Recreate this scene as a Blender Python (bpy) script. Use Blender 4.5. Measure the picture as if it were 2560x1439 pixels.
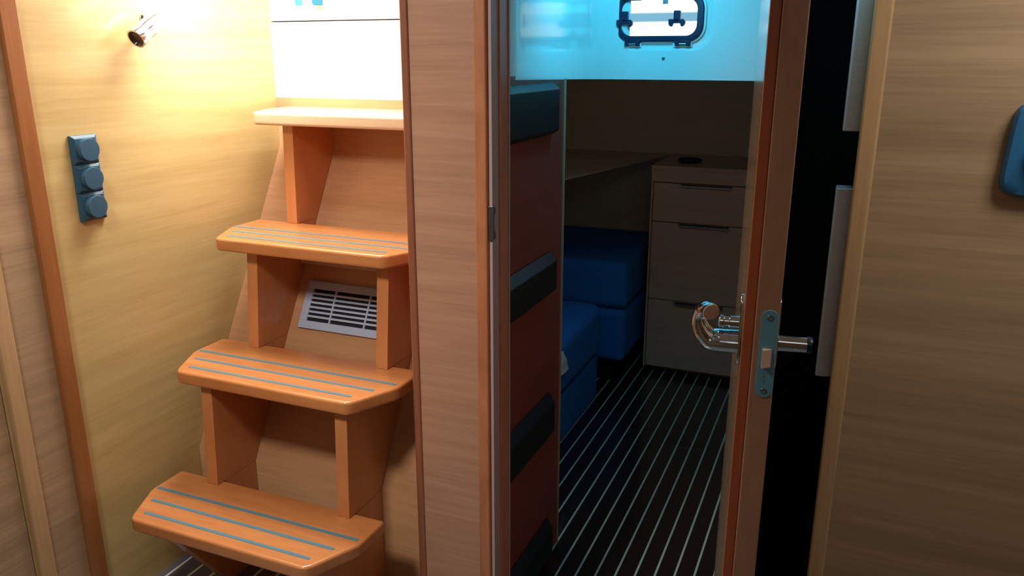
import bpy, bmesh, math, random
from mathutils import Vector, Matrix, Euler
random.seed(7)
for o in list(bpy.data.objects): bpy.data.objects.remove(o)
sc = bpy.context.scene
COL = sc.collection
S = 1.1            # metres per working unit; working origin = camera, floor at z = -1.10
FD = 1.10
def W(p): return Vector((p[0]*S, p[1]*S, (p[2]+FD)*S))

# ------------------------------------------------------------------ camera
cd = bpy.data.cameras.new('camera'); cam = bpy.data.objects.new('camera', cd); COL.objects.link(cam)
pitch, yaw = math.radians(16.18), math.radians(22.78)
cam.location = W((0, 0, 0)); cam.rotation_euler = Euler((math.pi/2-pitch, 0, yaw), 'XYZ')
cd.sensor_fit = 'HORIZONTAL'; cd.sensor_width = 36; cd.lens = 36*2010/2560
cd.clip_start = .01; cd.clip_end = 100
sc.camera = cam
# ------------------------------------------------------------------ view and world
sc.view_settings.view_transform = 'Standard'; sc.view_settings.look = 'None'
sc.view_settings.exposure = 0.0; sc.view_settings.gamma = 1.0
sc.view_settings.use_curve_mapping = False
w = bpy.data.worlds.new('sky'); sc.world = w; w.use_nodes = True
w.node_tree.nodes['Background'].inputs[0].default_value = (.86, .97, 1, 1)
w.node_tree.nodes['Background'].inputs[1].default_value = 2.2
# ------------------------------------------------------------------ lights
def area(name, loc, target, sx, sy, power, color, spread=180):
    l = bpy.data.lights.new(name, 'AREA'); l.shape = 'RECTANGLE'; l.size = sx*S; l.size_y = sy*S
    l.energy = power; l.color = color; l.spread = math.radians(spread)
    o = bpy.data.objects.new(name, l); COL.objects.link(o); o.location = W(loc)
    d = W(target)-W(loc); o.rotation_euler = d.to_track_quat('-Z', 'Y').to_euler()
    return o
area('companionway_daylight', (-1.12, 1.42, .40), (-1.12, 1.46, -.6), .22, .34, 12.5, (1, .97, .92))
area('stair_lamp_light', (-1.235, 1.34, .165), (-1.31, 1.36, .0), .05, .40, 2.3, (1, .92, .92), 165)  # added fill that burns out the wall around the reading lamp
area('port_hatch_daylight', (-.88, .36, .43), (-.80, 1.25, -.7), .22, .22, 6.0, (1, .93, .84), 100)  # added fill for the pillar and tread fronts, no hatch there
area('saloon_daylight', (.20, .0, .42), (.0, .9, -.6), .5, .5, .8, (1, .95, .90))  # added dim fill for the saloon
area('starboard_hatch_daylight', (.50, .92, .42), (.34, 1.25, .0), .30, .18, 3.6, (1, .98, .92), 140)  # light placed upper right to brighten the bulkhead, no hatch built
area('cabin_hatch_daylight', (-.40, 1.62, .25), (-.57, 1.90, -.02), .12, .16, 2.6, (.025, .52, .83))
area('cabin_lamp_light', (-.36, 2.10, -.060), (-.36, 2.30, -1.1), .20, .12, .42, (.75, .85, 1))  # added fill for cabin floor, seats and cabinet, hidden by the liner
area('locker_daylight', (-.080, 1.262, .22), (-.005, 1.29, .0), .04, .05, .45, (.22, .75, 1))  # added cyan fill for the white strips in the locker

# ------------------------------------------------------------------ materials
def newmat(name):
    m = bpy.data.materials.new(name); m.use_nodes = True
    return m, m.node_tree.nodes, m.node_tree.links, m.node_tree.nodes['Principled BSDF']
def lin(c):
    f = lambda v: (v/12.92 if v <= .04045 else ((v+.055)/1.055)**2.4)
    return (f(c[0]/255), f(c[1]/255), f(c[2]/255), 1)
def plain(name, c, rough=.5, metal=0, coat=0, bump=0, bscale=300, spec=.5, sheen=0):
    m, N, L, b = newmat(name)
    b.inputs['Base Color'].default_value = lin(c); b.inputs['Roughness'].default_value = rough
    b.inputs['Metallic'].default_value = metal; b.inputs['Coat Weight'].default_value = coat
    b.inputs['Coat Roughness'].default_value = .08
    b.inputs['Specular IOR Level'].default_value = spec; b.inputs['Sheen Weight'].default_value = sheen
    t = N.new('ShaderNodeTexCoord'); n = N.new('ShaderNodeTexNoise'); n.inputs['Scale'].default_value = bscale
    L.new(t.outputs['Object'], n.inputs['Vector'])
    r = N.new('ShaderNodeMapRange'); r.inputs[3].default_value = rough*.85; r.inputs[4].default_value = min(1, rough*1.15)
    L.new(n.outputs[0], r.inputs[0]); L.new(r.outputs[0], b.inputs['Roughness'])
    if bump:
        bp = N.new('ShaderNodeBump'); bp.inputs['Strength'].default_value = bump; bp.inputs['Distance'].default_value = .002
        L.new(n.outputs[0], bp.inputs['Height']); L.new(bp.outputs[0], b.inputs['Normal'])
    return m
def wood(name, c1, c2, scale=(1.5, 1.5, 30), rough=.38, coat=.25, fine=6, spec=.5, warp=.25):
    m, N, L, b = newmat(name)
    t = N.new('ShaderNodeTexCoord'); mp = N.new('ShaderNodeMapping'); mp.inputs['Scale'].default_value = scale
    L.new(t.outputs['Object'], mp.inputs[0])
    n1 = N.new('ShaderNodeTexNoise'); n1.inputs['Scale'].default_value = 1; n1.inputs['Detail'].default_value = 5
    n1.inputs['Distortion'].default_value = warp
    n2 = N.new('ShaderNodeTexNoise'); n2.inputs['Scale'].default_value = fine; n2.inputs['Detail'].default_value = 3
    L.new(mp.outputs[0], n1.inputs[0]); L.new(mp.outputs[0], n2.inputs[0])
    mx = N.new('ShaderNodeMix'); mx.data_type = 'FLOAT'; mx.inputs[0].default_value = .35
    L.new(n1.outputs[0], mx.inputs[2]); L.new(n2.outputs[0], mx.inputs[3])
    cr = N.new('ShaderNodeValToRGB'); e = cr.color_ramp.elements
    e[0].position = .32; e[0].color = lin(c1); e[1].position = .66; e[1].color = lin(c2)
    L.new(mx.outputs[0], cr.inputs[0]); L.new(cr.outputs[0], b.inputs['Base Color'])
    b.inputs['Roughness'].default_value = rough; b.inputs['Coat Weight'].default_value = coat
    b.inputs['Coat Roughness'].default_value = .15; b.inputs['Specular IOR Level'].default_value = spec
    bp = N.new('ShaderNodeBump'); bp.inputs['Strength'].default_value = .05; bp.inputs['Distance'].default_value = .001
    L.new(n2.outputs[0], bp.inputs['Height']); L.new(bp.outputs[0], b.inputs['Normal'])
    return m
M = {}
M['wall_wood'] = wood('pale oak veneer', (188, 160, 102), (208, 182, 124))
M['pillar_wood'] = wood('pinkish oak veneer', (176, 130, 104), (200, 154, 126), (1.2, 1.2, 34))
M['right_wood'] = wood('greyish oak veneer', (158, 130, 100), (190, 160, 126), (1.0, 1.0, 30))
M['trim_wood'] = wood('dark trim wood', (142, 88, 46), (166, 106, 60), (30, 30, 1.5))
M['trim_light'] = wood('light trim wood', (184, 146, 104), (206, 168, 124), (30, 30, 1.5))
M['jamb_wood'] = wood('door jamb wood', (176, 108, 72), (204, 136, 96), (12, 12, 4), warp=1.2)
M['jamb_red'] = wood('reddish jamb wood', (196, 116, 90), (220, 140, 112), (14, 14, 4), warp=1.0)
M['pillar_trim'] = wood('stairwell edge trim', (140, 84, 60), (160, 100, 74), (30, 30, 1.5))
M['tread_wood'] = wood('varnished tread wood', (186, 112, 62), (208, 138, 82), (3, 26, 20), rough=.28, coat=.5)
M['cheek_wood'] = wood('step side wood', (188, 118, 68), (204, 136, 84), (8, 8, 3), rough=.34, coat=.3)
M['casing_wood'] = wood('stair casing wood', (182, 134, 94), (204, 156, 114), (2, 2, 26))
M['red_panel'] = wood('cabin panel reddish wood', (142, 54, 44), (162, 66, 54), (1.5, 1.5, 14), rough=.4)
M['cabin_wood'] = wood('cabin brown wood', (196, 176, 152), (212, 192, 168), (1.5, 1.5, 20), rough=.5)
M['drawer_wood'] = wood('cabin drawer wood', (190, 156, 134), (208, 176, 152), (1.2, 1.2, 24), rough=.4)
M['leaf_face'] = wood('door face veneer', (176, 140, 104), (194, 160, 124), (1.5, 1.5, 20), rough=.18, coat=.8)
M['leaf_edge'] = wood('door edge wood', (160, 112, 88), (188, 142, 112), (16, 16, 3), rough=.4, warp=1)
M['leaf_red'] = wood('door rebate wood', (164, 84, 52), (186, 102, 66), (20, 20, 2), rough=.35)
M['pale_edge'] = plain('pale edging', (196, 170, 140), .4)
M['grey_edge'] = plain('grey edging', (196, 170, 168), .4)
M['gel'] = plain('white gelcoat', (236, 240, 240), .16, coat=.9)
M['white'] = plain('white panel paint', (240, 238, 230), .35)  # even near-white for the companionway panels
M['grip'] = plain('blue grey grip tape', (70, 128, 150), .6, bump=.4, bscale=900)
M['blue_plastic'] = plain('slate blue plastic', (44, 84, 106), .42, bump=.05)
M['lamp_blue'] = plain('blue plastic cover', (44, 112, 160), .4)
M['navy'] = plain('dark navy vinyl', (9, 14, 22), .45, bump=.1, bscale=120)
M['fabric'] = plain('blue berth fabric', (30, 112, 192), .8, bump=.6, bscale=1200)
M['chrome'] = plain('polished chrome', (205, 212, 220), .09, 1, bscale=60)
M['steel'] = plain('brushed steel', (112, 172, 190), .35, .2, bscale=200)
M['steel_light'] = plain('satin steel', (170, 170, 178), .3, 1, bscale=200)
M['alu'] = plain('satin grey plastic', (170, 186, 212), .4)  # bluish tint stands in for cyan light reflected off the grille
M['black'] = plain('dark locker lining', (10, 8, 8), .8, spec=.2)  # near-black stands in for shade in the locker and under the berth
M['frame_dark'] = plain('dark blue black frame', (8, 32, 66), .35)
M['gasket'] = plain('white gasket', (240, 250, 250), .4)
M['pouch'] = plain('dark blue cloth', (30, 34, 84), .8)
M['cloth'] = plain('white cloth', (235, 240, 245), .8, bump=.4, bscale=500)
M['strip_white'] = plain('white plastic strip', (190, 200, 212), .28, coat=.4)
M['ceiling'] = plain('white headliner', (225, 222, 215), .7)
M['cockpit'] = plain('white cockpit gelcoat', (235, 238, 240), .4)
M['cockpit_blue'] = plain('pale blue grey cockpit ledge', (120, 165, 190), .4)
M['cyan'] = plain('turquoise webbing', (60, 210, 215), .6)
M['strap_blue'] = plain('blue webbing', (20, 105, 175), .6)
M['dark_slot'] = plain('dark duct', (12, 14, 22), .8)  # near-black sheet colour for the shade behind the grille slats
M['top_tread'] = wood('pale top tread wood', (216, 182, 142), (232, 200, 162), (3, 26, 20), rough=.25, coat=.6)  # tread wood lightened as the strong light from above would bleach it
M['shelf_wood'] = wood('dark shelf wood', (44, 34, 26), (56, 44, 34), (1.5, 1.5, 20), rough=.6)
M['lens_dark'] = plain('dark brown lamp lens', (96, 66, 50), .2)
M['tape'] = plain('pinkish cap', (226, 184, 160), .3)  # pinkish reflection on the lever's end put into the colour

def floor_mat(name, x0, pitch, width, stripe, base1, base2):
    m, N, L, b = newmat(name)
    g = N.new('ShaderNodeNewGeometry'); sp = N.new('ShaderNodeSeparateXYZ'); L.new(g.outputs['Position'], sp.inputs[0])
    def mth(op, a, v=None, c=None):
        n = N.new('ShaderNodeMath'); n.operation = op
        if isinstance(a, (int, float)): n.inputs[0].default_value = a
        else: L.new(a, n.inputs[0])
        if v is not None:
            if isinstance(v, (int, float)): n.inputs[1].default_value = v
            else: L.new(v, n.inputs[1])
        return n.outputs[0]
    a = mth('SUBTRACT', sp.outputs[0], x0*S); a = mth('DIVIDE', a, pitch*S); a = mth('ADD', a, 100.5)
    a = mth('FRACT', a); a = mth('SUBTRACT', a, .5); a = mth('ABSOLUTE', a)
    a = mth('LESS_THAN', a, width/pitch/2)
    t = N.new('ShaderNodeTexCoord'); mp = N.new('ShaderNodeMapping'); mp.inputs['Scale'].default_value = (40, 2, 2)
    L.new(t.outputs['Object'], mp.inputs[0]); n = N.new('ShaderNodeTexNoise'); n.inputs['Scale'].default_value = 1.5; n.inputs['Detail'].default_value = 4
    L.new(mp.outputs[0], n.inputs[0])
    cr = N.new('ShaderNodeValToRGB'); cr.color_ramp.elements[0].color = lin(base1); cr.color_ramp.elements[1].color = lin(base2)
    L.new(n.outputs[0], cr.inputs[0])
    mx = N.new('ShaderNodeMix'); mx.data_type = 'RGBA'; L.new(a, mx.inputs[0]); L.new(cr.outputs[0], mx.inputs[6])
    mx.inputs[7].default_value = lin(stripe); L.new(mx.outputs[2], b.inputs['Base Color'])
    b.inputs['Roughness'].default_value = .25; b.inputs['Coat Weight'].default_value = .4
    return m
M['floor_saloon'] = floor_mat('striped cabin sole', -1.290, .0446, .0060, (225, 232, 220), (84, 84, 90), (104, 104, 112))  # base greyed and lightened to carry the sky's reflection on the sole
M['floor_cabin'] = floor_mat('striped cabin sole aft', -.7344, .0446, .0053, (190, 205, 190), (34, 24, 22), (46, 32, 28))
def glass_mat():
    m, N, L, b = newmat('clear portlight acrylic')
    out = N['Material Output']; tr = N.new('ShaderNodeBsdfTransparent'); gl = N.new('ShaderNodeBsdfGlossy'); gl.inputs['Roughness'].default_value = .03
    tr.inputs[0].default_value = (.93, .98, 1, 1)
    lw = N.new('ShaderNodeLayerWeight'); lw.inputs[0].default_value = .15
    mx = N.new('ShaderNodeMixShader'); L.new(lw.outputs['Fresnel'], mx.inputs[0]); L.new(tr.outputs[0], mx.inputs[1]); L.new(gl.outputs[0], mx.inputs[2])
    L.new(mx.outputs[0], out.inputs[0]); return m
M['glass'] = glass_mat()

# ------------------------------------------------------------------ mesh helpers
class MB:
    """collects shapes in working units, links them as one object"""
    def __init__(s): s.v = []; s.f = []; s.sm = []
    def add(s, vs, fs, smooth=False):
        k = len(s.v); s.v += [tuple(p) for p in vs]
        for f in fs: s.f.append([k+i for i in f]); s.sm.append(smooth)
        return s
    def box(s, x0, x1, y0, y1, z0, z1):
        vs = [(x, y, z) for z in (z0, z1) for y in (y0, y1) for x in (x0, x1)]
        return s.add(vs, [(0, 2, 3, 1), (4, 5, 7, 6), (0, 1, 5, 4), (2, 6, 7, 3), (0, 4, 6, 2), (1, 3, 7, 5)])
    def hexa(s, b4, t4):
        """bottom and top loops (counter-clockwise from above)"""
        return s.add(list(b4)+list(t4), [(3, 2, 1, 0), (4, 5, 6, 7), (0, 1, 5, 4), (1, 2, 6, 5), (2, 3, 7, 6), (3, 0, 4, 7)])
    def prism(s, pts, d, smooth=False):
        """closed polygon pts (3D) extruded by vector d"""
        n = len(pts); d = Vector(d); P = [Vector(p) for p in pts]
        nrm = Vector((0, 0, 0))
        for i in range(n): nrm += P[i].cross(P[(i+1) % n])
        if nrm.dot(d) > 0: P = P[::-1]
        vs = P+[p+d for p in P]
        k = len(s.v); s.v += [tuple(p) for p in vs]
        s.f.append([k+i for i in range(n)]); s.sm.append(False)
        s.f.append([k+n+i for i in reversed(range(n))]); s.sm.append(False)
        for i in range(n):
            j = (i+1) % n; s.f.append([k+j, k+i, k+n+i, k+n+j]); s.sm.append(smooth)
        return s
    def tube(s, pts, rad, seg=20, caps=True, flat=1.0, up=None):
        P = [Vector(p) for p in pts]; n = len(P)
        if not isinstance(rad, (list, tuple)): rad = [rad]*n
        rings = []; ref = Vector(up) if up else None
        for i, p in enumerate(P):
            t = (P[min(i+1, n-1)]-P[max(i-1, 0)]).normalized()
            r0 = ref if ref is not None else (Vector((0, 0, 1)) if abs(t.z) < .9 else Vector((1, 0, 0)))
            a = (r0-t*r0.dot(t)).normalized(); b = t.cross(a)
            if ref is None: pass
            ra = rad[i]
            rings.append([p+a*math.cos(q)*ra*flat+b*math.sin(q)*ra for q in [2*math.pi*k/seg for k in range(seg)]])
        vs = [v for r in rings for v in r]; fs = []
        for i in range(n-1):
            for k in range(seg):
                l = (k+1) % seg; fs.append((i*seg+k, i*seg+l, (i+1)*seg+l, (i+1)*seg+k))
        s.add(vs, fs, True)
        if caps:
            s.add(rings[0], [tuple(reversed(range(seg)))]); s.add(rings[-1], [tuple(range(seg))])
        return s
    def lathe(s, c, ax, prof, seg=40):
        """prof: list of (radius, offset along ax)"""
        ax = Vector(ax).normalized(); c = Vector(c)
        a = ax.orthogonal().normalized(); b = ax.cross(a); n = len(prof); vs = []
        for r, h in prof:
            for k in range(seg):
                q = 2*math.pi*k/seg; vs.append(c+ax*h+a*math.cos(q)*r+b*math.sin(q)*r)
        fs = []
        for i in range(n-1):
            for k in range(seg):
                l = (k+1) % seg; fs.append((i*seg+k, i*seg+l, (i+1)*seg+l, (i+1)*seg+k))
        s.add(vs, fs, True)
        s.add(vs[:seg], [tuple(reversed(range(seg)))]); s.add(vs[-seg:], [tuple(range(seg))])
        return s
    def grid(s, rows, smooth=True, close=False):
        n = len(rows); m = len(rows[0]); vs = [p for r in rows for p in r]; fs = []
        for i in range(n-1):
            for k in range(m if close else m-1):
                l = (k+1) % m; fs.append((i*m+k, i*m+l, (i+1)*m+l, (i+1)*m+k))
        return s.add(vs, fs, smooth)
    def build(s, name, mat, parent=None, bevel=0, seg=3, sub=0, fixn=True, weld=False):
        P = [W(p) for p in s.v]
        lo = [min(p[i] for p in P) for i in range(3)]; hi = [max(p[i] for p in P) for i in range(3)]
        org = Vector(((lo[0]+hi[0])/2, (lo[1]+hi[1])/2, lo[2]))
        me = bpy.data.meshes.new(name); me.from_pydata([p-org for p in P], [], s.f)
        for p, f in zip(me.polygons, s.sm): p.use_smooth = f
        if fixn or weld:
            bm = bmesh.new(); bm.from_mesh(me)
            if weld: bmesh.ops.remove_doubles(bm, verts=bm.verts, dist=1e-5)
            if fixn: bmesh.ops.recalc_face_normals(bm, faces=bm.faces)
            bm.to_mesh(me); bm.free()
        me.set_sharp_from_angle(angle=math.radians(38))
        me.materials.append(mat if not isinstance(mat, str) else M[mat])
        o = bpy.data.objects.new(name, me); COL.objects.link(o)
        if parent:
            o.parent = parent; o.location = org-wpos(parent)
        else: o.location = org
        if bevel:
            m = o.modifiers.new('bevel', 'BEVEL'); m.width = bevel*S; m.segments = seg; m.limit_method = 'ANGLE'; m.angle_limit = math.radians(30)
            for p in me.polygons: p.use_smooth = True
            m.harden_normals = False
            wn = o.modifiers.new('wn', 'WEIGHTED_NORMAL'); wn.keep_sharp = False
        if sub:
            m = o.modifiers.new('sub', 'SUBSURF'); m.levels = sub; m.render_levels = sub
            for p in me.polygons: p.use_smooth = True
        return o
def wpos(o):
    p = o.location.copy(); q = o.parent
    while q: p += q.location; q = q.parent
    return p
def tag(o, label=None, cat=None, group=None, kind=None):
    if label: o['label'] = label
    if cat: o['category'] = cat
    if group: o['group'] = group
    if kind: o['kind'] = kind
    return o
def struct(o): o['kind'] = 'structure'; return o
def empty(name, p, label, cat, group=None):
    o = bpy.data.objects.new(name, None); o.empty_display_size = .05; COL.objects.link(o); o.location = W(p)
    return tag(o, label, cat, group)
def rrect(cx, cz, hw, hh, r, n=8):
    pts = []
    for sx, sz, a0 in ((1, 1, 0), (-1, 1, 90), (-1, -1, 180), (1, -1, 270)):
        for k in range(n+1):
            a = math.radians(a0+90*k/n); pts.append((cx+sx*(hw-r)+r*math.cos(a), cz+sz*(hh-r)+r*math.sin(a)))
    return pts
def ring(mb, outer, inner, to3, d):
    """flat frame between two loops of equal count, extruded along d"""
    n = len(outer); d = Vector(d)
    A = [Vector(to3(p)) for p in outer]; B = [Vector(to3(p)) for p in inner]
    vs = A+B+[p+d for p in A]+[p+d for p in B]; fs = []
    for i in range(n):
        j = (i+1) % n
        fs += [(i, j, n+j, n+i), (2*n+i, 3*n+i, 3*n+j, 2*n+j), (i, 2*n+i, 2*n+j, j), (n+i, n+j, 3*n+j, 3*n+i)]
    return mb.add(vs, fs)

XW = -1.31          # face of the left wall
YB = 1.25           # face of the bulkhead with the doors
ZC = .45            # ceiling
# ================================================================== STRUCTURE
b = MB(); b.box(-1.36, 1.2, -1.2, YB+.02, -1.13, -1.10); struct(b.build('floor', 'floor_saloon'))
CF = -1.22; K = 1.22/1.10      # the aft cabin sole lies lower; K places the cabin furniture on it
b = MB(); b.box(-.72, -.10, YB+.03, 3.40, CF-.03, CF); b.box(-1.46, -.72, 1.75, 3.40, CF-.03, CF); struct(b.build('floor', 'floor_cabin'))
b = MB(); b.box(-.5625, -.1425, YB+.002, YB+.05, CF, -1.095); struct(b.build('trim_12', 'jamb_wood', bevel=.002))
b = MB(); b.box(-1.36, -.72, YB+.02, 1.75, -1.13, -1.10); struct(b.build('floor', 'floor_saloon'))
# left wall of the saloon and stairwell
b = MB(); b.box(XW-.04, XW, .8425, 1.70, -1.10, ZC); struct(b.build('wall_left', 'wall_wood'))
b = MB(); b.box(XW-.04, XW+.001, -1.2, .840, -1.10, ZC); struct(b.build('wall_left', 'right_wood'))
b = MB(); b.box(XW-.003, XW+.012, .946, .980, -1.10, ZC); struct(b.build('trim_1', 'trim_wood', bevel=.003))
b = MB(); b.box(XW-.003, XW+.010, .846, .876, -1.10, ZC); struct(b.build('trim_2', 'trim_light', bevel=.003))
b = MB(); b.box(XW-.001, XW+.002, .876, .946, -1.10, ZC); struct(b.build('trim_3', 'right_wood'))
# saloon shell out of view
b = MB(); b.box(-1.36, 1.2, -1.24, -1.2, -1.10, ZC); struct(b.build('wall_back', 'right_wood'))
b = MB(); b.box(1.2, 1.24, -1.24, YB+.04, -1.10, ZC); struct(b.build('wall_right', 'right_wood'))
b = MB(); b.box(-1.36, 1.24, -1.24, .95, ZC, ZC+.03); b.box(-.72, 1.24, .95, 1.24, ZC, ZC+.03)
b.box(-1.36, -1.24, .95, 1.70, ZC, ZC+.03); b.box(-1.24, -.72, 1.60, 1.70, ZC, ZC+.03)
b.box(-.72, .42, 1.24, 1.97, ZC, ZC+.03); struct(b.build('ceiling', 'ceiling'))
# partition between stairs and cabin: pillar panel, trims, jamb
b = MB(); b.box(-.716, -.592, YB, YB+.05, -1.10, ZC); struct(b.build('wall_partition', 'pillar_wood'))
b = MB(); b.box(-.72, -.601, YB+.05, 1.728, CF, -.039); b.box(-.72, -.66, YB+.05, 1.728, -.045, ZC)
struct(b.build('wall_cabin', 'red_panel'))
b = MB(); b.box(-.72, -.597, 1.728, 1.7315, CF, -.050); struct(b.build('trim_4', 'pale_edge'))
b = MB(); b.box(-.731, -.715, YB-.004, YB+.05, -1.10, ZC); struct(b.build('trim_5', 'pillar_trim', bevel=.004))
b = MB(); b.box(-.592, -.5695, YB-.006, YB+.03, -1.10, ZC); struct(b.build('trim_6', 'jamb_wood', bevel=.0035))
b = MB(); b.box(-.5695, -.5625, YB+.002, YB+.03, -1.10, ZC); struct(b.build('trim_7', 'grey_edge', bevel=.001))
b = MB(); b.box(-.60, -.5600, YB+.03, YB+.066, CF, ZC); struct(b.build('trim_8', 'jamb_red', bevel=.002))
b = MB(); b.box(-.60, -.558, YB+.066, YB+.070, CF, ZC); struct(b.build('trim_9', 'grey_edge'))
# post between the two doorways, right bulkhead, header
b = MB(); b.box(-.1425, -.100, YB, YB+.05, -1.10, ZC); b.box(-.125, -.10, YB+.05, 3.40, CF, ZC); struct(b.build('wall_middle', 'right_wood'))
b = MB(); b.box(.030, 1.2, YB, YB+.035, -1.10, ZC); struct(b.build('wall_bulkhead', 'right_wood'))
b = MB(); b.box(.0065, .031, YB-.004, YB+.037, -1.10, ZC); struct(b.build('trim_10', 'trim_light', bevel=.004))
b = MB(); b.box(-.5625, -.1425, YB, YB+.04, .42, ZC); b.box(-.10, .0065, YB, YB+.04, .42, ZC); struct(b.build('trim_11', 'pillar_wood'))
# locker behind the right opening, painted near-black for its shade
b = MB(); b.box(-.098, -.094, YB+.052, 1.62, -1.10, ZC); b.box(.40, .42, YB+.036, 1.64, -1.10, ZC); b.box(-.098, .42, 1.60, 1.64, -1.10, ZC)
b.box(-.098, .40, YB+.036, 1.60, -1.099, -1.09); b.box(-.098, .40, YB+.036, 1.60, .425, .44); struct(b.build('wall_locker', 'black'))
# aft cabin shell
b = MB(); b.box(-1.46, -.10, 3.385, 3.42, CF, -.03); struct(b.build('wall_aft', 'cabin_wood'))
b = MB(); b.box(-1.50, -1.465, 1.70, 3.42, CF, ZC); struct(b.build('wall_hull', 'cabin_wood'))
b = MB(); b.box(-1.465, -.72, 1.70, 1.74, CF, ZC); struct(b.build('wall_engine', 'cabin_wood'))
b = MB(); b.box(-1.50, -.10, 1.97, 3.42, -.056, -.02); struct(b.build('ceiling', 'cockpit'))

# moulded liner: rounded column, long face, fillet, hatch wall with a real opening
HX, HZ = -.4475, .0825       # portlight centre
path = []
for k in range(9):
    a = math.radians(180+90-90*0-0); q = math.radians(-90+90*k/8)
    path.append((-.658+.058*math.cos(q), 1.458+.058*math.sin(q)))
path += [(-.600, 1.50), (-.600, 1.60), (-.600, 1.70), (-.600, 1.78)]
for k in range(1, 9):
    q = math.radians(180-90*k/8); path.append((-.600+.028*k/8+.062*(1+math.cos(q))*.9, 1.86+.09*math.sin(q)))
lastx = path[-1][0]
def liner_z0(x, y): return -.0455-(y-1.41)*.022
b = MB()
zs = [None, -.038, 0, .1, .2, .3, .4, ZC]
rows = []
for i, z in enumerate(zs):
    row = []
    for (x, y) in path:
        zz = liner_z0(x, y) if z is None else z
        row.append((x, y, zz))
    rows.append(row)
# rounded lower lip
lip = []
for (dx, dz) in ((-.02, .0), (-.008, .0015)):
    r = []
    for k, (x, y) in enumerate(path):
        x0, y0 = path[max(k-1, 0)]; x1, y1 = path[min(k+1, len(path)-1)]
        t = Vector((x1-x0, y1-y0)).normalized(); nn = Vector((t.y, -t.x))
        r.append((x+nn.x*dx, y+nn.y*dx, liner_z0(x, y)-dz+.0))
    lip.append(r)
rows = [lip[0]]+rows[0:]
b.grid(rows)
# hatch wall: bridge a rounded recess loop to a rectangle
Y0 = 1.95
def band(outer, inner):
    n = len(outer)
    return [(i, (i+1) % n, n+(i+1) % n, n+i) for i in range(n)]
rl = rrect(HX, HZ, .128, .074, .045)
R0, R1, Zb, Zt = lastx, .05, liner_z0(0, 1.95), ZC
def toRect(p):
    dx, dz = p[0]-HX, p[1]-HZ
    sx = ((R1-HX)/dx if dx > 0 else (R0-HX)/dx) if abs(dx) > 1e-9 else 1e9
    sz = ((Zt-HZ)/dz if dz > 0 else (Zb-HZ)/dz) if abs(dz) > 1e-9 else 1e9
    t = min(sx, sz); return (HX+dx*t, HZ+dz*t)
rc = [toRect(p) for p in rl]
# snap nearest points to the four corners
for c in ((R0, Zb), (R1, Zb), (R0, Zt), (R1, Zt)):
    k = min(range(len(rc)), key=lambda i: (rc[i][0]-c[0])**2+(rc[i][1]-c[1])**2); rc[k] = c
loops = [(rc, Y0), (rl, Y0), (rrect(HX, HZ, .122, .070, .042), Y0+.001), (rrect(HX, HZ, .116, .066, .040), Y0+.007), (rrect(HX, HZ, .094, .044, .028), Y0+.009), (rrect(HX, HZ, .094, .044, .028), Y0+.03)]
vs = []; fs = []
n = len(rl)
for li, (lp, yy) in enumerate(loops): vs += [(p[0], yy, p[1]) for p in lp]
for li in range(len(loops)-1):
    for i in range(n):
        j = (i+1) % n; fs.append((li*n+i, li*n+j, (li+1)*n+j, (li+1)*n+i))
b.add(vs, fs, False)
b.add([(R0, Y0, Zb), (R1, Y0, Zb), (R1, Y0+.02, Zb), (R0, Y0+.02, Zb)], [(0, 1, 2, 3)])
liner = b.build('wall_liner', 'gel', fixn=False, weld=True)
bm = bmesh.new(); bm.from_mesh(liner.data); bmesh.ops.recalc_face_normals(bm, faces=bm.faces); bm.to_mesh(liner.data); bm.free()
for p in liner.data.polygons: p.use_smooth = abs(p.normal.y) < .93 or p.center.x+liner.location.x < (R0+.001)*S
struct(liner)
b = MB(); b.lathe((-.433, 1.949, -.008), (0, -1, 0), [(.004, 0), (.0035, .002), (.002, .0028)], 16); tag(b.build('screw_cap', 'steel_light'), 'tiny round screw cap on the liner below the portlight', 'screw')

# cockpit outside the portlight
b = MB(); b.box(-1.3, .3, 1.99, 3.3, -.02, -.006); struct(b.build('ground', 'cockpit'))
b = MB(); b.box(-1.0, .1, 2.75, 2.80, .105, .132); tag(b.build('cockpit_ledge', 'cockpit_blue', bevel=.004), 'pale blue-grey cockpit ledge seen through the portlight', 'ledge')

# stair casing: lower riser, sloping panel, upper riser
def slY(d): return 1.263+(.865-d)/1.757
b = MB(); b.box(XW, -.72, 1.633, 1.66, -.10, .0735); struct(b.build('wall_companionway', 'white'))
b = MB(); b.box(XW, -.72, 1.636, 1.66, .0765, ZC); struct(b.build('wall_companionway', 'white'))

# ================================================================== COMPANIONWAY STEPS
steps = empty('companionway_steps', (-1.0, 1.2, -1.10), 'varnished four-tread wooden companionway steps rising in front of their sloping panel', 'stairs')
b = MB()
b.prism([(XW+.0005, 1.263, -1.10), (XW+.0005, 1.263, -.865), (XW+.0005, 1.6325, -.2155), (XW+.0005, 1.6325, -.10), (XW+.0005, 1.655, -.10), (XW+.0005, 1.655, -.2155), (XW+.0005, 1.29, -.875), (XW+.0005, 1.29, -1.10)], (-.7205-XW, 0, 0))
b.build('casing_panel', 'casing_wood', steps)
def tread_outline(y0, dep, grow=0):
    c = -1.012; pts = []
    H = [(.2, 0), (.208, .006), (.214, .014), (.246, .082), (.2535, .098), (.2555, .112), (.2555, dep)]
    L = [(c-h, y0+y) for h, y in H]; Rr = [(c+h, y0+y) for h, y in H]
    return L[::-1]+Rr      # back-left ... front-left, front-right ... back-right
tr = [(.865, .980, .187), (.615, 1.136, .194), (.370, 1.282, .200), (.120, 1.432, .201)]
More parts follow.
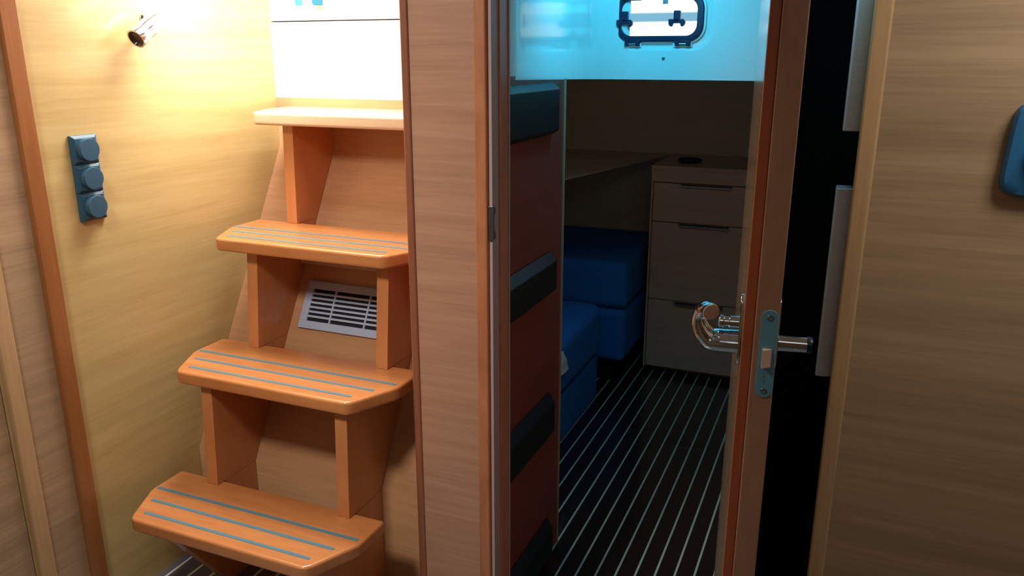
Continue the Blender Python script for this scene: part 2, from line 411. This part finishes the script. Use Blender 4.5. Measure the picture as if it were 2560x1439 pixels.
for i, (d, y0, dep) in enumerate(tr):
    o = tread_outline(y0, dep)
    b = MB(); b.prism([(x, y, -d-.028) for x, y in o], (0, 0, .028))
    t = b.build('tread', 'tread_wood' if i < 3 else 'top_tread', steps, bevel=.0065, seg=4)
    if i == 3: t['label'] = 'paler top tread without grip strips'
    if i < 3:
        for hw, yy in ((.193, .028), (.217, .069), (.2425, .110)):
            g = MB(); L = 12
            pts = []
            for k in range(L+1):
                a = math.pi/2+math.pi*k/L; pts.append((-1.012-hw+.0035*math.cos(a), y0+yy+.0035*math.sin(a)))
            for k in range(L+1):
                a = -math.pi/2+math.pi*k/L; pts.append((-1.012+hw+.0035*math.cos(a), y0+yy+.0035*math.sin(a)))
            g.prism([(x, y, -d-.001) for x, y in pts], (0, 0, .0016)); g.build('grip_strip', 'grip', t)
# side boards between the treads, back edge lying on the sloping panel
specs = [(.148, .370, 1.478, 1.469, 0), (.398, .615, 1.328, 1.305, 1.4825), (.643, .865, 1.156, 1.144, 1.3305)]
for (dt, db, yt, yb, tb) in specs:
    for x0 in (-1.175, -.850):
        b = MB()
        b.prism([(x0, yt, -dt), (x0, yb, -db), (x0, slY(db)-.0005, -db), (x0, slY(max(dt-.028 if tb else dt, .2155))-.0005, -max(dt-.028 if tb else dt, .2155))]+([(x0, 1.6320, -dt)] if dt < .2155 else [(x0, tb, -dt+.028), (x0, tb, -dt)]), (.0275, 0, 0))
        b.build('side_board', 'cheek_wood', steps, bevel=.0012, seg=2)
for x0 in (-1.175, -.850):
    b = MB(); b.prism([(x0, 1.0, -.893), (x0, 1.150, -1.10), (x0, 1.2625, -1.10), (x0, 1.2625, -.8652), (x0, 1.1675, -.8652), (x0, 1.1675, -.893)], (.0275, 0, 0))
    b.build('side_board', 'cheek_wood', steps, bevel=.0012, seg=2)
b = MB(); b.box(-1.147, -.850, 1.470, 1.488, -.462, -.452); b.build('batten', 'pale_edge', steps, bevel=.002)

# vent grille on the slope
th = math.atan(1.757)          # slope angle from horizontal
n3 = Vector((0, -math.sin(th), math.cos(th))); u3 = Vector((1, 0, 0)); v3 = Vector((0, math.cos(th), math.sin(th)))
gc = Vector((-.996, slY(.550), -.550))
def gp(x, v, h=0): return gc+u3*x+v3*v+n3*h
grille = bpy.data.objects.new('vent_grille', None); grille.empty_display_size = .05; COL.objects.link(grille); grille.parent = steps
grille.location = W(tuple(gp(0, -.0555)))-wpos(steps); grille['label'] = 'pale grey rectangular vent grille'
def slab(mb, x0, x1, v0, v1, h0, h1):
    mb.hexa([gp(x0, v0, h0), gp(x1, v0, h0), gp(x1, v1, h0), gp(x0, v1, h0)], [gp(x0, v0, h1), gp(x1, v0, h1), gp(x1, v1, h1), gp(x0, v1, h1)])
b = MB(); HW, HV, ow, ov = .1255, .0555, .1065, .0375
slab(b, -HW, HW, -HV, -ov, .0005, .007); slab(b, -HW, HW, ov, HV, .0005, .007); slab(b, -HW, -ow, -ov, ov, .0005, .007); slab(b, ow, HW, -ov, ov, .0005, .007)
b.build('frame', 'alu', grille, bevel=.0008, seg=2)
b = MB(); slab(b, -ow, ow, -ov, ov, .0004, .001); b.build('backing', 'dark_slot', grille)
for k in range(6):
    v = -ov+(k+1)*2*ov/7; b = MB(); slab(b, -ow, ow, v-.0024, v+.0024, .002, .0062); b.build('slat', 'alu', grille)
for x in (-.0455, .0455):
    b = MB(); slab(b, x-.002, x+.002, -ov, ov, .0015, .0068); b.build('divider', 'alu', grille)

# ================================================================== LEFT WALL FITTINGS
pan = empty('socket_panel', (XW, 1.0725, -.3005), 'slate blue triple socket panel with three round caps on the left wall', 'switch')
for k in range(3):
    z1 = -.1415-k*.0527; z0 = z1-.0525
    b = MB()
    # bevelled tile: outer edge low, inner raised
    y0, y1 = 1.0445, 1.1005
    h = .010; i_ = .006
    out = [(XW, y1, z0), (XW, y0, z0), (XW, y0, z1), (XW, y1, z1)]
    mid = [(XW+.006, y, z) for _, y, z in out]
    inn = [(XW+h, y1-i_, z0+i_), (XW+h, y0+i_, z0+i_), (XW+h, y0+i_, z1-i_), (XW+h, y1-i_, z1-i_)]
    b.add(out+mid+inn, [(0, 1, 5, 4), (1, 2, 6, 5), (2, 3, 7, 6), (3, 0, 4, 7), (4, 5, 9, 8), (5, 6, 10, 9), (6, 7, 11, 10), (7, 4, 8, 11), (8, 9, 10, 11), (0, 3, 2, 1)])
    t = b.build('plate', 'blue_plastic', pan, bevel=.001, seg=2)
    b = MB(); b.lathe((XW+.008, (y0+y1)/2+.000, (z0+z1)/2), (1, 0, 0), [(.0212, 0), (.0210, .0105), (.0200, .0122), (.0002, .0126)], 40)
    b.build('cap', 'blue_plastic', t)

lamp = empty('reading_lamp', (XW, 1.245, .02), 'small chrome tube reading lamp high on the left wall', 'lamp')
a0 = Vector((XW+.040, 1.190, .028)); a1 = Vector((XW+.040, 1.250, .066)); ax = (a1-a0).normalized()
L = (a1-a0).length
b = MB(); b.lathe(a0, ax, [(.0150, .008), (.0158, .0), (.0186, .0), (.0192, .004), (.0192, .013), (.0182, .017), (.0188, .03), (.0180, L-.008), (.0155, L), (.008, L+.005), (.0005, L+.006)], 40)
b.build('lamp_head', 'chrome', lamp)
b = MB(); b.lathe(a0, ax, [(.0157, .0060), (.0005, .0060)], 32); b.build('lens', 'lens_dark', lamp)
b = MB(); b.tube([tuple(a0+ax*(L*.75)+Vector((-.012, 0, 0))), (XW+.015, 1.250, .062), (XW+.001, 1.262, .066)], .0055, 14); b.build('stem', 'chrome', lamp)
b = MB(); b.lathe((XW, 1.262, .066), (1, 0, 0), [(.019, 0), (.019, .003), (.016, .006), (.0005, .007)], 32); b.build('rosette', 'chrome', lamp)

# two small coloured shapes above the stairs
for x0, x1, m, lb in ((-1.2265, -1.2085, 'cyan', 'short turquoise strap end hanging above the stairs, left one'), (-1.1790, -1.1520, 'strap_blue', 'short blue strap end hanging above the stairs, right one')):
    b = MB(); b.prism([(x0, 1.622, .45), (x0, 1.622, .112), (x0+.004, 1.622, .1085), (x1, 1.622, .1085), (x1, 1.622, .45)], (0, .004, 0))
    tag(b.build('strap', m, bevel=.0008, seg=2), lb, 'strap')

# ================================================================== STRIKE PLATE ON THE JAMB
st = empty('strike_plate', (-.561, 1.263, -.313), 'small steel strike plate let into the left door jamb', 'strike plate')
b = MB()
b.box(-.5685, -.5612, YB-.0022, YB+.0025, -.312, -.251)
b.prism([(-.5595, YB-.002, -.251), (-.5595, YB+.009, -.253), (-.5595, YB+.011, -.262), (-.5595, YB+.004, -.270), (-.5595, YB+.004, -.293), (-.5595, YB+.011, -.301), (-.5595, YB+.009, -.310), (-.5595, YB-.002, -.312)], (-.002, 0, 0))
b.build('plate', 'steel_light', st, bevel=.0006, seg=2)
b = MB(); b.lathe((-.5645, YB-.001, -.2555), (0, -1, 0), [(.0028, 0), (.0022, .0008), (.0003, .0010)], 14); b.build('screw', 'chrome', st)
b = MB(); b.lathe((-.5645, YB-.001, -.3075), (0, -1, 0), [(.0028, 0), (.0022, .0008), (.0003, .0010)], 14); b.build('screw', 'chrome', st)

# ================================================================== CABIN DOOR LEAF (open towards the saloon)
L0 = Vector((-.0860, .830, 0)); u = Vector((-.0565, .420, 0)).normalized(); nv = Vector((u.y, -u.x, 0))
TH, LEN = .0352, .4235
def lp(a, t, z): p = L0+u*a+nv*t; return (p.x, p.y, z)
def lbox(mb, a0, a1, t0, t1, z0, z1):
    mb.hexa([lp(a0, t0, z0), lp(a0, t1, z0), lp(a1, t1, z0), lp(a1, t0, z0)], [lp(a0, t0, z1), lp(a0, t1, z1), lp(a1, t1, z1), lp(a1, t0, z1)])
door = empty('cabin_door', lp(LEN/2, TH/2, -1.075), 'open wooden cabin door seen edge-on with chrome lever handles', 'door')
b = MB(); lbox(b, .004, LEN-.002, 0, TH, -1.075, .415); b.build('leaf', 'leaf_face', door)
b = MB(); lbox(b, .0015, .0045, .0002, .0115, -1.075, .415); b.build('rebate_strip', 'leaf_red', door, bevel=.0015)
b = MB(); lbox(b, -.0045, .0045, .0115, TH+.0004, -1.075, .415); b.build('edge_lipping', 'leaf_edge', door, bevel=.0018)
# latch forend
def fe(pts, a0, a1, mb): mb.prism([lp(a0, p[0], p[1]) for p in pts], Vector(lp(a1, 0, 0))-Vector(lp(a0, 0, 0)))
ct, cz = .0262, -.3005
pts = []
for k in range(13): q = math.pi*k/12; pts.append((ct+.0088*math.cos(q), cz+.0485-.0088+.0088*math.sin(q)))
for k in range(13): q = math.pi+math.pi*k/12; pts.append((ct+.0088*math.cos(q), cz-.0485+.0088+.0088*math.sin(q)))
b = MB(); fe(pts, -.0040, -.0056, b); fo = b.build('latch_plate', 'steel', door, bevel=.0004, seg=2)
b = MB(); b.hexa([lp(-.0056, ct-.0045, -.3150), lp(-.0056, ct+.0045, -.3150), lp(-.0056, ct+.0045, -.3150), lp(-.0056, ct-.0045, -.3150)], [lp(-.0056, ct-.0045, -.2935)]*4) if False else None
b.prism([lp(-.005, ct-.0050, 0), lp(-.0125, ct-.0050, 0), lp(-.0060, ct+.0045, 0), lp(-.005, ct+.0045, 0)], (0, 0, .0205))
b.v = [(x, y, z-.3145) for x, y, z in b.v]
b.build('latch_bolt', 'tape', fo, bevel=.0006, seg=2)
for z in (-.2605, -.3415):
    b = MB(); b.lathe(lp(-.0054, ct, z), -u, [(.0036, 0), (.0032, .0008), (.0018, .0010), (.0015, .0002), (.0002, .0002)], 18); b.build('screw', 'chrome', fo)
# faint engraved marks under the bolt
b = MB()
marks = [((-.002, .3205), (-.0005, .3215), (.0010, .3225), (.0022, .3245)), ((-.001, .3235), (-.0022, .3245), (-.0005, .3260), (-.0012, .3275)), ((-.0020, .3285), (-.0008, .3292), (-.0016, .3305)), ((-.0025, .3320), (-.0010, .3325), (-.0002, .3316), (-.0012, .3335))]
for mk in marks: b.tube([lp(-.0057, ct+p[0], -p[1]+.002) for p in mk], .00035, 8)
b.build('engraving', 'steel_light', fo)
# left lever: rosette, neck, curled lever, thumb turn
def lq(a, t, z): return Vector(lp(a, t, z))
b = MB()
pts = []
for k in range(13): q = math.pi*k/12; pts.append((.030+.011*math.cos(q), -.2870+.029+.0*math.sin(q)+.011*math.sin(q)))
for k in range(13): q = math.pi+math.pi*k/12; pts.append((.030+.011*math.cos(q), -.2870-.029+.011*math.sin(q)))
b.prism([lp(p[0], 0, p[1]) for p in pts], nv*-.0035); ro = b.build('handle_plate', 'chrome', door, bevel=.001)
hz = -.3010
path = [(0, 0, 0), (-.010, 0, 0), (-.021, .0, 0), (-.030, .0005, 0), (-.0375, .008, -.001), (-.0425, .019, -.002), (-.0425, .030, -.005), (-.0385, .0385, -.011), (-.0335, .0400, -.018), (-.0305, .0390, -.025)]
rad = [.0128, .0126, .0124, .0118, .0104, .0084, .0070, .0068, .0074, .0078]
P = [lq(.030+a_, -.003+t, hz+z) for t, z, a_ in path]
# smooth subdivision of the path
def smooth_path(P, R, n=4):
    o = []; r = []
    for i in range(len(P)-1):
        p0 = P[max(i-1, 0)]; p1 = P[i]; p2 = P[i+1]; p3 = P[min(i+2, len(P)-1)]
        for k in range(n):
            t = k/n; o.append(.5*((2*p1)+(p2-p0)*t+(2*p0-5*p1+4*p2-p3)*t*t+(3*p1-p0-3*p2+p3)*t**3)); r.append(R[i]+(R[i+1]-R[i])*t)
    o.append(P[-1]); r.append(R[-1]); return o, r
sp, sr = smooth_path(P, rad)
b = MB(); b.tube(sp, sr, 24, flat=1.5, up=u); lv = b.build('lever', 'chrome', door)
td = (sp[-1]-sp[-2]).normalized()
b = MB(); b.lathe(sp[-1]+td*.0001, td, [(.0090, 0), (.0086, .0012), (.0003, .0016)], 28); b.build('lever_end', 'tape', lv)
b = MB(); b.lathe(lq(.030, -.0030, hz), -nv, [(.0115, 0), (.0115, .004), (.0095, .007), (.0088, .009)], 28); b.build('collar', 'chrome', door)
b = MB(); b.lathe(lq(.030, -.0030, hz+.0215), -nv, [(.0070, 0), (.0070, .010), (.0058, .011), (.0058, .016), (.0072, .017), (.0072, .0205), (.0055, .022), (.0003, .0225)], 24); b.build('turn_knob', 'chrome', door)
# right lever
b = MB(); b.prism([lp(p[0], TH, p[1]) for p in pts], nv*.0030); b.build('handle_plate', 'chrome', door, bevel=.001)
P = [lq(.030, TH+t, -.2985+z) for t, z in ((0, 0), (.010, 0), (.022, 0), (.029, 0), (.033, 0))]
b = MB(); b.tube(P, [.0095, .0090, .0088, .0088, .0086], 24); b.build('lever', 'chrome', door)
b = MB(); b.lathe(lq(.030, TH+.0325, -.2985), nv, [(.0092, 0), (.0095, .003), (.0085, .0055), (.0003, .006)], 24); b.build('end_cap', 'frame_dark', door)

# ================================================================== RIGHT BULKHEAD COVER
sw = empty('round_cover', (.245, YB, -.183), 'blue moulded plate with a domed centre at the right edge of the bulkhead', 'cover')
b = MB()
def sup(hw, hh, e, n=64, cx=.250, cz=-.120, taper=.06):
    o = []
    for k in range(n):
        q = 2*math.pi*k/n; c, s_ = math.cos(q), math.sin(q)
        x = abs(c)**(2/e)*(1 if c > 0 else -1)*hw; z = abs(s_)**(2/e)*(1 if s_ > 0 else -1)*hh
        x *= 1-taper*(z/hh+1)*.9; o.append((cx+x, cz+z))
    return o
rows = []
for s_, y in ((1, 0), (1, .008), (.985, .013), (.94, .0165), (.80, .018), (.55, .0185)):
    rows.append([(x, YB-y, z) for x, z in sup(.066*s_, .0625*s_, 6)])
b.grid(rows, close=True); b.add(rows[-1], [tuple(range(64))], True)
b.build('plate', 'lamp_blue', sw)
b = MB(); b.lathe((.246, YB-.016, -.124), (0, -1, 0), [(.036, 0), (.0355, .006), (.033, .012), (.027, .018), (.018, .022), (.008, .024), (.0003, .0245)], 48); b.build('dome', 'lamp_blue', sw)

# white strips behind the right trim
for z0, z1, lb in ((-.1075, .30, 'upper white vertical strip behind the right-hand trim of the dark locker opening'), (-.492, -.1915, 'lower white vertical strip behind the right-hand trim of the dark locker opening')):
    b = MB()
    prof = [(-.0170, 1.296), (-.0165, 1.289), (-.0140, 1.287), (-.0010, 1.2885), (.012, 1.2960), (.029, 1.297), (.029, 1.325), (-.0170, 1.325)]
    b.prism([(x, y, z0) for x, y in prof], (0, 0, z1-z0))
    tag(b.build('locker_strip', 'strip_white', bevel=.003), lb, 'strip', 'white strips in the locker opening')

# ================================================================== CABIN: BARS ON THE LEFT PANEL
bars = [(-.055, -.0635, -.165, 'topmost'), (-.421, -.436, -.517, 'second'), (-.763, -.778, -.866, 'third'), (-1.100, -1.112, -1.195, 'lowest')]
for i, (zt, zf, zb, nm) in enumerate(bars):
    b = MB(); x0, pr = -.600, .022
    # cross-section in XZ: top face slopes out and down, ends chamfered
    a, c = 1.322, 1.655
    ch = .018
    ring0 = [(x0, a, zt), (x0, c, zt), (x0, c, zb+.006), (x0, a, zb+.006)]
    top_in = [(x0, a, zt), (x0, c-.004, zt)]
    xf = x0+pr
    vs = [(x0, a, zt), (x0, c, zt), (x0, c, zb), (x0, a, zb),
          (xf, a, zf-.004), (xf, c-ch, zf-.004), (xf, c-ch, zb+.012), (xf, a, zb+.012)]
    b.add(vs, [(0, 1, 5, 4), (4, 5, 6, 7), (3, 7, 6, 2), (1, 2, 6, 5), (0, 4, 7, 3), (0, 3, 2, 1)])
    tag(b.build('padded_bar', 'navy', bevel=.003), 'navy padded horizontal bar on the reddish cabin panel, %s of four' % nm, 'bar', 'navy bars on the reddish panel')

# ================================================================== PORTLIGHT
port = empty('portlight', (HX, 1.955, .03), 'small rounded opening portlight with dark frame in the cyan-lit liner', 'window')
to3 = lambda p: (p[0], 1.957, p[1])
b = MB(); ring(b, rrect(HX, HZ, .1035, .0535, .036), rrect(HX, HZ, .0885, .0405, .024), to3, (0, -.013, 0)); b.build('frame', 'frame_dark', port, bevel=.002)
b = MB(); ring(b, rrect(HX, HZ, .1080, .0575, .039), rrect(HX, HZ, .1020, .0520, .035), to3, (0, -.007, 0))
for hx in (-.5095, -.3905):
    b.box(hx-.022, hx+.022, 1.950, 1.957, .0165, .0285)
b.build('gasket', 'gasket', port, bevel=.001, seg=2)
b = MB(); p = rrect(HX, HZ, .0890, .0410, .024); b.prism([(x, 1.950, z) for x, z in p], (0, .003, 0)); b.build('pane', 'glass', port)
for hx in (-.5080, -.3890):
    b = MB(); b.box(hx-.018, hx-.008, 1.941, 1.950, .0195, .031); b.box(hx+.008, hx+.018, 1.941, 1.950, .0195, .031); b.box(hx-.017, hx+.017, 1.944, 1.950, .026, .031)
    h = b.build('hinge', 'frame_dark', port, bevel=.001, seg=2)
    b = MB(); b.tube([(hx-.009, 1.945, .0235), (hx+.009, 1.945, .0235)], .003, 12); b.build('hinge_pin', 'steel_light', h)
for hx in (-.527, -.404):
    b = MB(); b.box(hx-.0075, hx+.0075, 1.936, 1.949, .0735, .097)
    b.prism([(hx-.019, 1.936, .0785), (hx-.019, 1.936, .067), (hx-.014, 1.936, .0615), (hx-.010, 1.936, .0625), (hx-.008, 1.936, .069), (hx+.008, 1.936, .069), (hx+.010, 1.936, .0625), (hx+.014, 1.936, .0615), (hx+.019, 1.936, .067), (hx+.019, 1.936, .0745), (hx+.016, 1.936, .0785)], (0, .012, 0))
    b.build('latch', 'frame_dark', port, bevel=.0015)
for hx in (-.512, -.372):
    b = MB(); b.box(hx-.022, hx+.022, 1.938, 1.945, .1205, .132); b.build('latch_keeper', 'frame_dark', port, bevel=.001)

b = MB(); b.box(-.440, -.428, 1.9465, 1.9485, .112, .126); b.build('pull_tab', 'steel_light', port)

# ================================================================== CABIN FURNITURE
W0 = W
def W(p): return W0((p[0]*K, p[1]*K, p[2]*K))
cab = empty('drawer_cabinet', (-.36, 2.87, -1.10), 'brown wooden cabinet with three drawers at the far end of the cabin', 'cabinet')
b = MB(); b.box(-.609, -.128, 2.708, 3.048, -1.07, -.372); b.box(-.600, -.128, 2.74, 3.04, -1.10, -1.07)
b.build('carcass', 'drawer_wood', cab)
b = MB(); b.box(-.6125, -.128, 2.69, 3.048, -.372, -.358); b.box(-.6125, -.128, 2.690, 2.708, -.412, -.372); b.build('worktop', 'drawer_wood', cab, bevel=.0015)
b = MB(); b.box(-.6160, -.6095, 2.688, 3.046, -1.08, -.357); b.build('side_edge', 'pale_edge', cab)
for z1, z0 in ((-.4155, -.5470), (-.5500, -.8235), (-.8265, -1.075)):
    b = MB(); b.box(-.6075, -.130, 2.690, 2.708, z0, z1); dr = b.build('drawer', 'drawer_wood', cab, bevel=.001, seg=2)
    b = MB(); b.box(-.514, -.350, 2.676, 2.6915, z1-.0025, z1-.0005); b.box(-.514, -.350, 2.676, 2.678, z1-.009, z1-.0005); b.build('edge_pull', 'steel_light', dr)
b = MB()
rows = []
for zz, s_ in ((0, .75), (.004, 1), (.010, 1.0), (.015, .8), (.017, .4)):
    rows.append([(-.515+.040*s_*math.cos(q)*(1+.1*math.sin(3*q)), 2.81+.035*s_*math.sin(q), -.358+zz) for q in [2*math.pi*k/28 for k in range(28)]])
b.grid(rows, close=True); b.add(rows[-1], [tuple(range(28))], True); b.add(rows[0], [tuple(reversed(range(28)))])
tag(b.build('pouch', 'pouch'), 'small dark blue cloth pouch on the drawer cabinet top', 'pouch')
# thin shelf added at cabinet-top height, its edge draws a diagonal shadow line
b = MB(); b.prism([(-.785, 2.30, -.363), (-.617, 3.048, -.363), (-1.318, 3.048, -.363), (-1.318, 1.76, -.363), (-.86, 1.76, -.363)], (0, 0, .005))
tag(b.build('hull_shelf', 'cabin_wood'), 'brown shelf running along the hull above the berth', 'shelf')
# berth units
def cushion(x0, x1, y0, y1, z0, z1, r, name, mat, parent, n=2):
    b = MB(); b.box(x0, x1, y0, y1, z0, z1); return b.build(name, mat, parent, bevel=r, seg=6)
be = empty('berth', (-1.0, 2.75, -1.10), 'blue upholstered berth base with thick cushion beside the drawer cabinet', 'berth')
cushion(-1.315, -.640, 2.50, 3.045, -.822, -.660, .032, 'cushion', 'fabric', be)
cushion(-1.315, -.643, 2.505, 3.045, -1.012, -.824, .028, 'base', 'fabric', be)
b = MB(); b.box(-1.315, -.70, 2.56, 3.045, -1.10, -1.012); b.build('plinth', 'black', be)  # near-black colour for the shade under the berth base
be = empty('seat', (-.9, 2.1, -1.10), 'blue upholstered seat in front of the berth beside the reddish panel', 'seat')
cushion(-1.315, -.690, 1.76, 2.415, -.945, -.772, .038, 'cushion', 'fabric', be)
cushion(-1.315, -.700, 1.76, 2.400, -1.10, -.947, .010, 'base', 'fabric', be)
# white cloth hanging over the seat edge
b = MB(); rows = []
for j in range(9):
    t = j/8; y = 1.80+t*.245
    zlow = -.835-.04*t if t < .85 else -.869
    top = -.80
    row = []
    for k in range(9):
        s_ = k/8; z = top+(zlow-top)*s_; yy = y+.012*s_ + (-.035*(1-s_) if t > .8 else 0)
        row.append((-.6865+.002*math.sin(9*yy*20)+.001, yy, z))
    rows.append(row)
front = rows; back = [[(x-.0025, y, z) for x, y, z in r] for r in rows]
b.grid(front); b.grid(back)
edge = [front[i][0] for i in range(9)]+[front[8][k] for k in range(1, 9)]+[front[i][8] for i in range(7, -1, -1)]+[front[0][k] for k in range(7, 0, -1)]
edgeb = [(x-.0025, y, z) for x, y, z in edge]; b.grid([edge, edgeb], close=True)
tag(b.build('cloth', 'cloth', weld=True), 'white cloth corner hanging over the side of the blue seat', 'cloth')
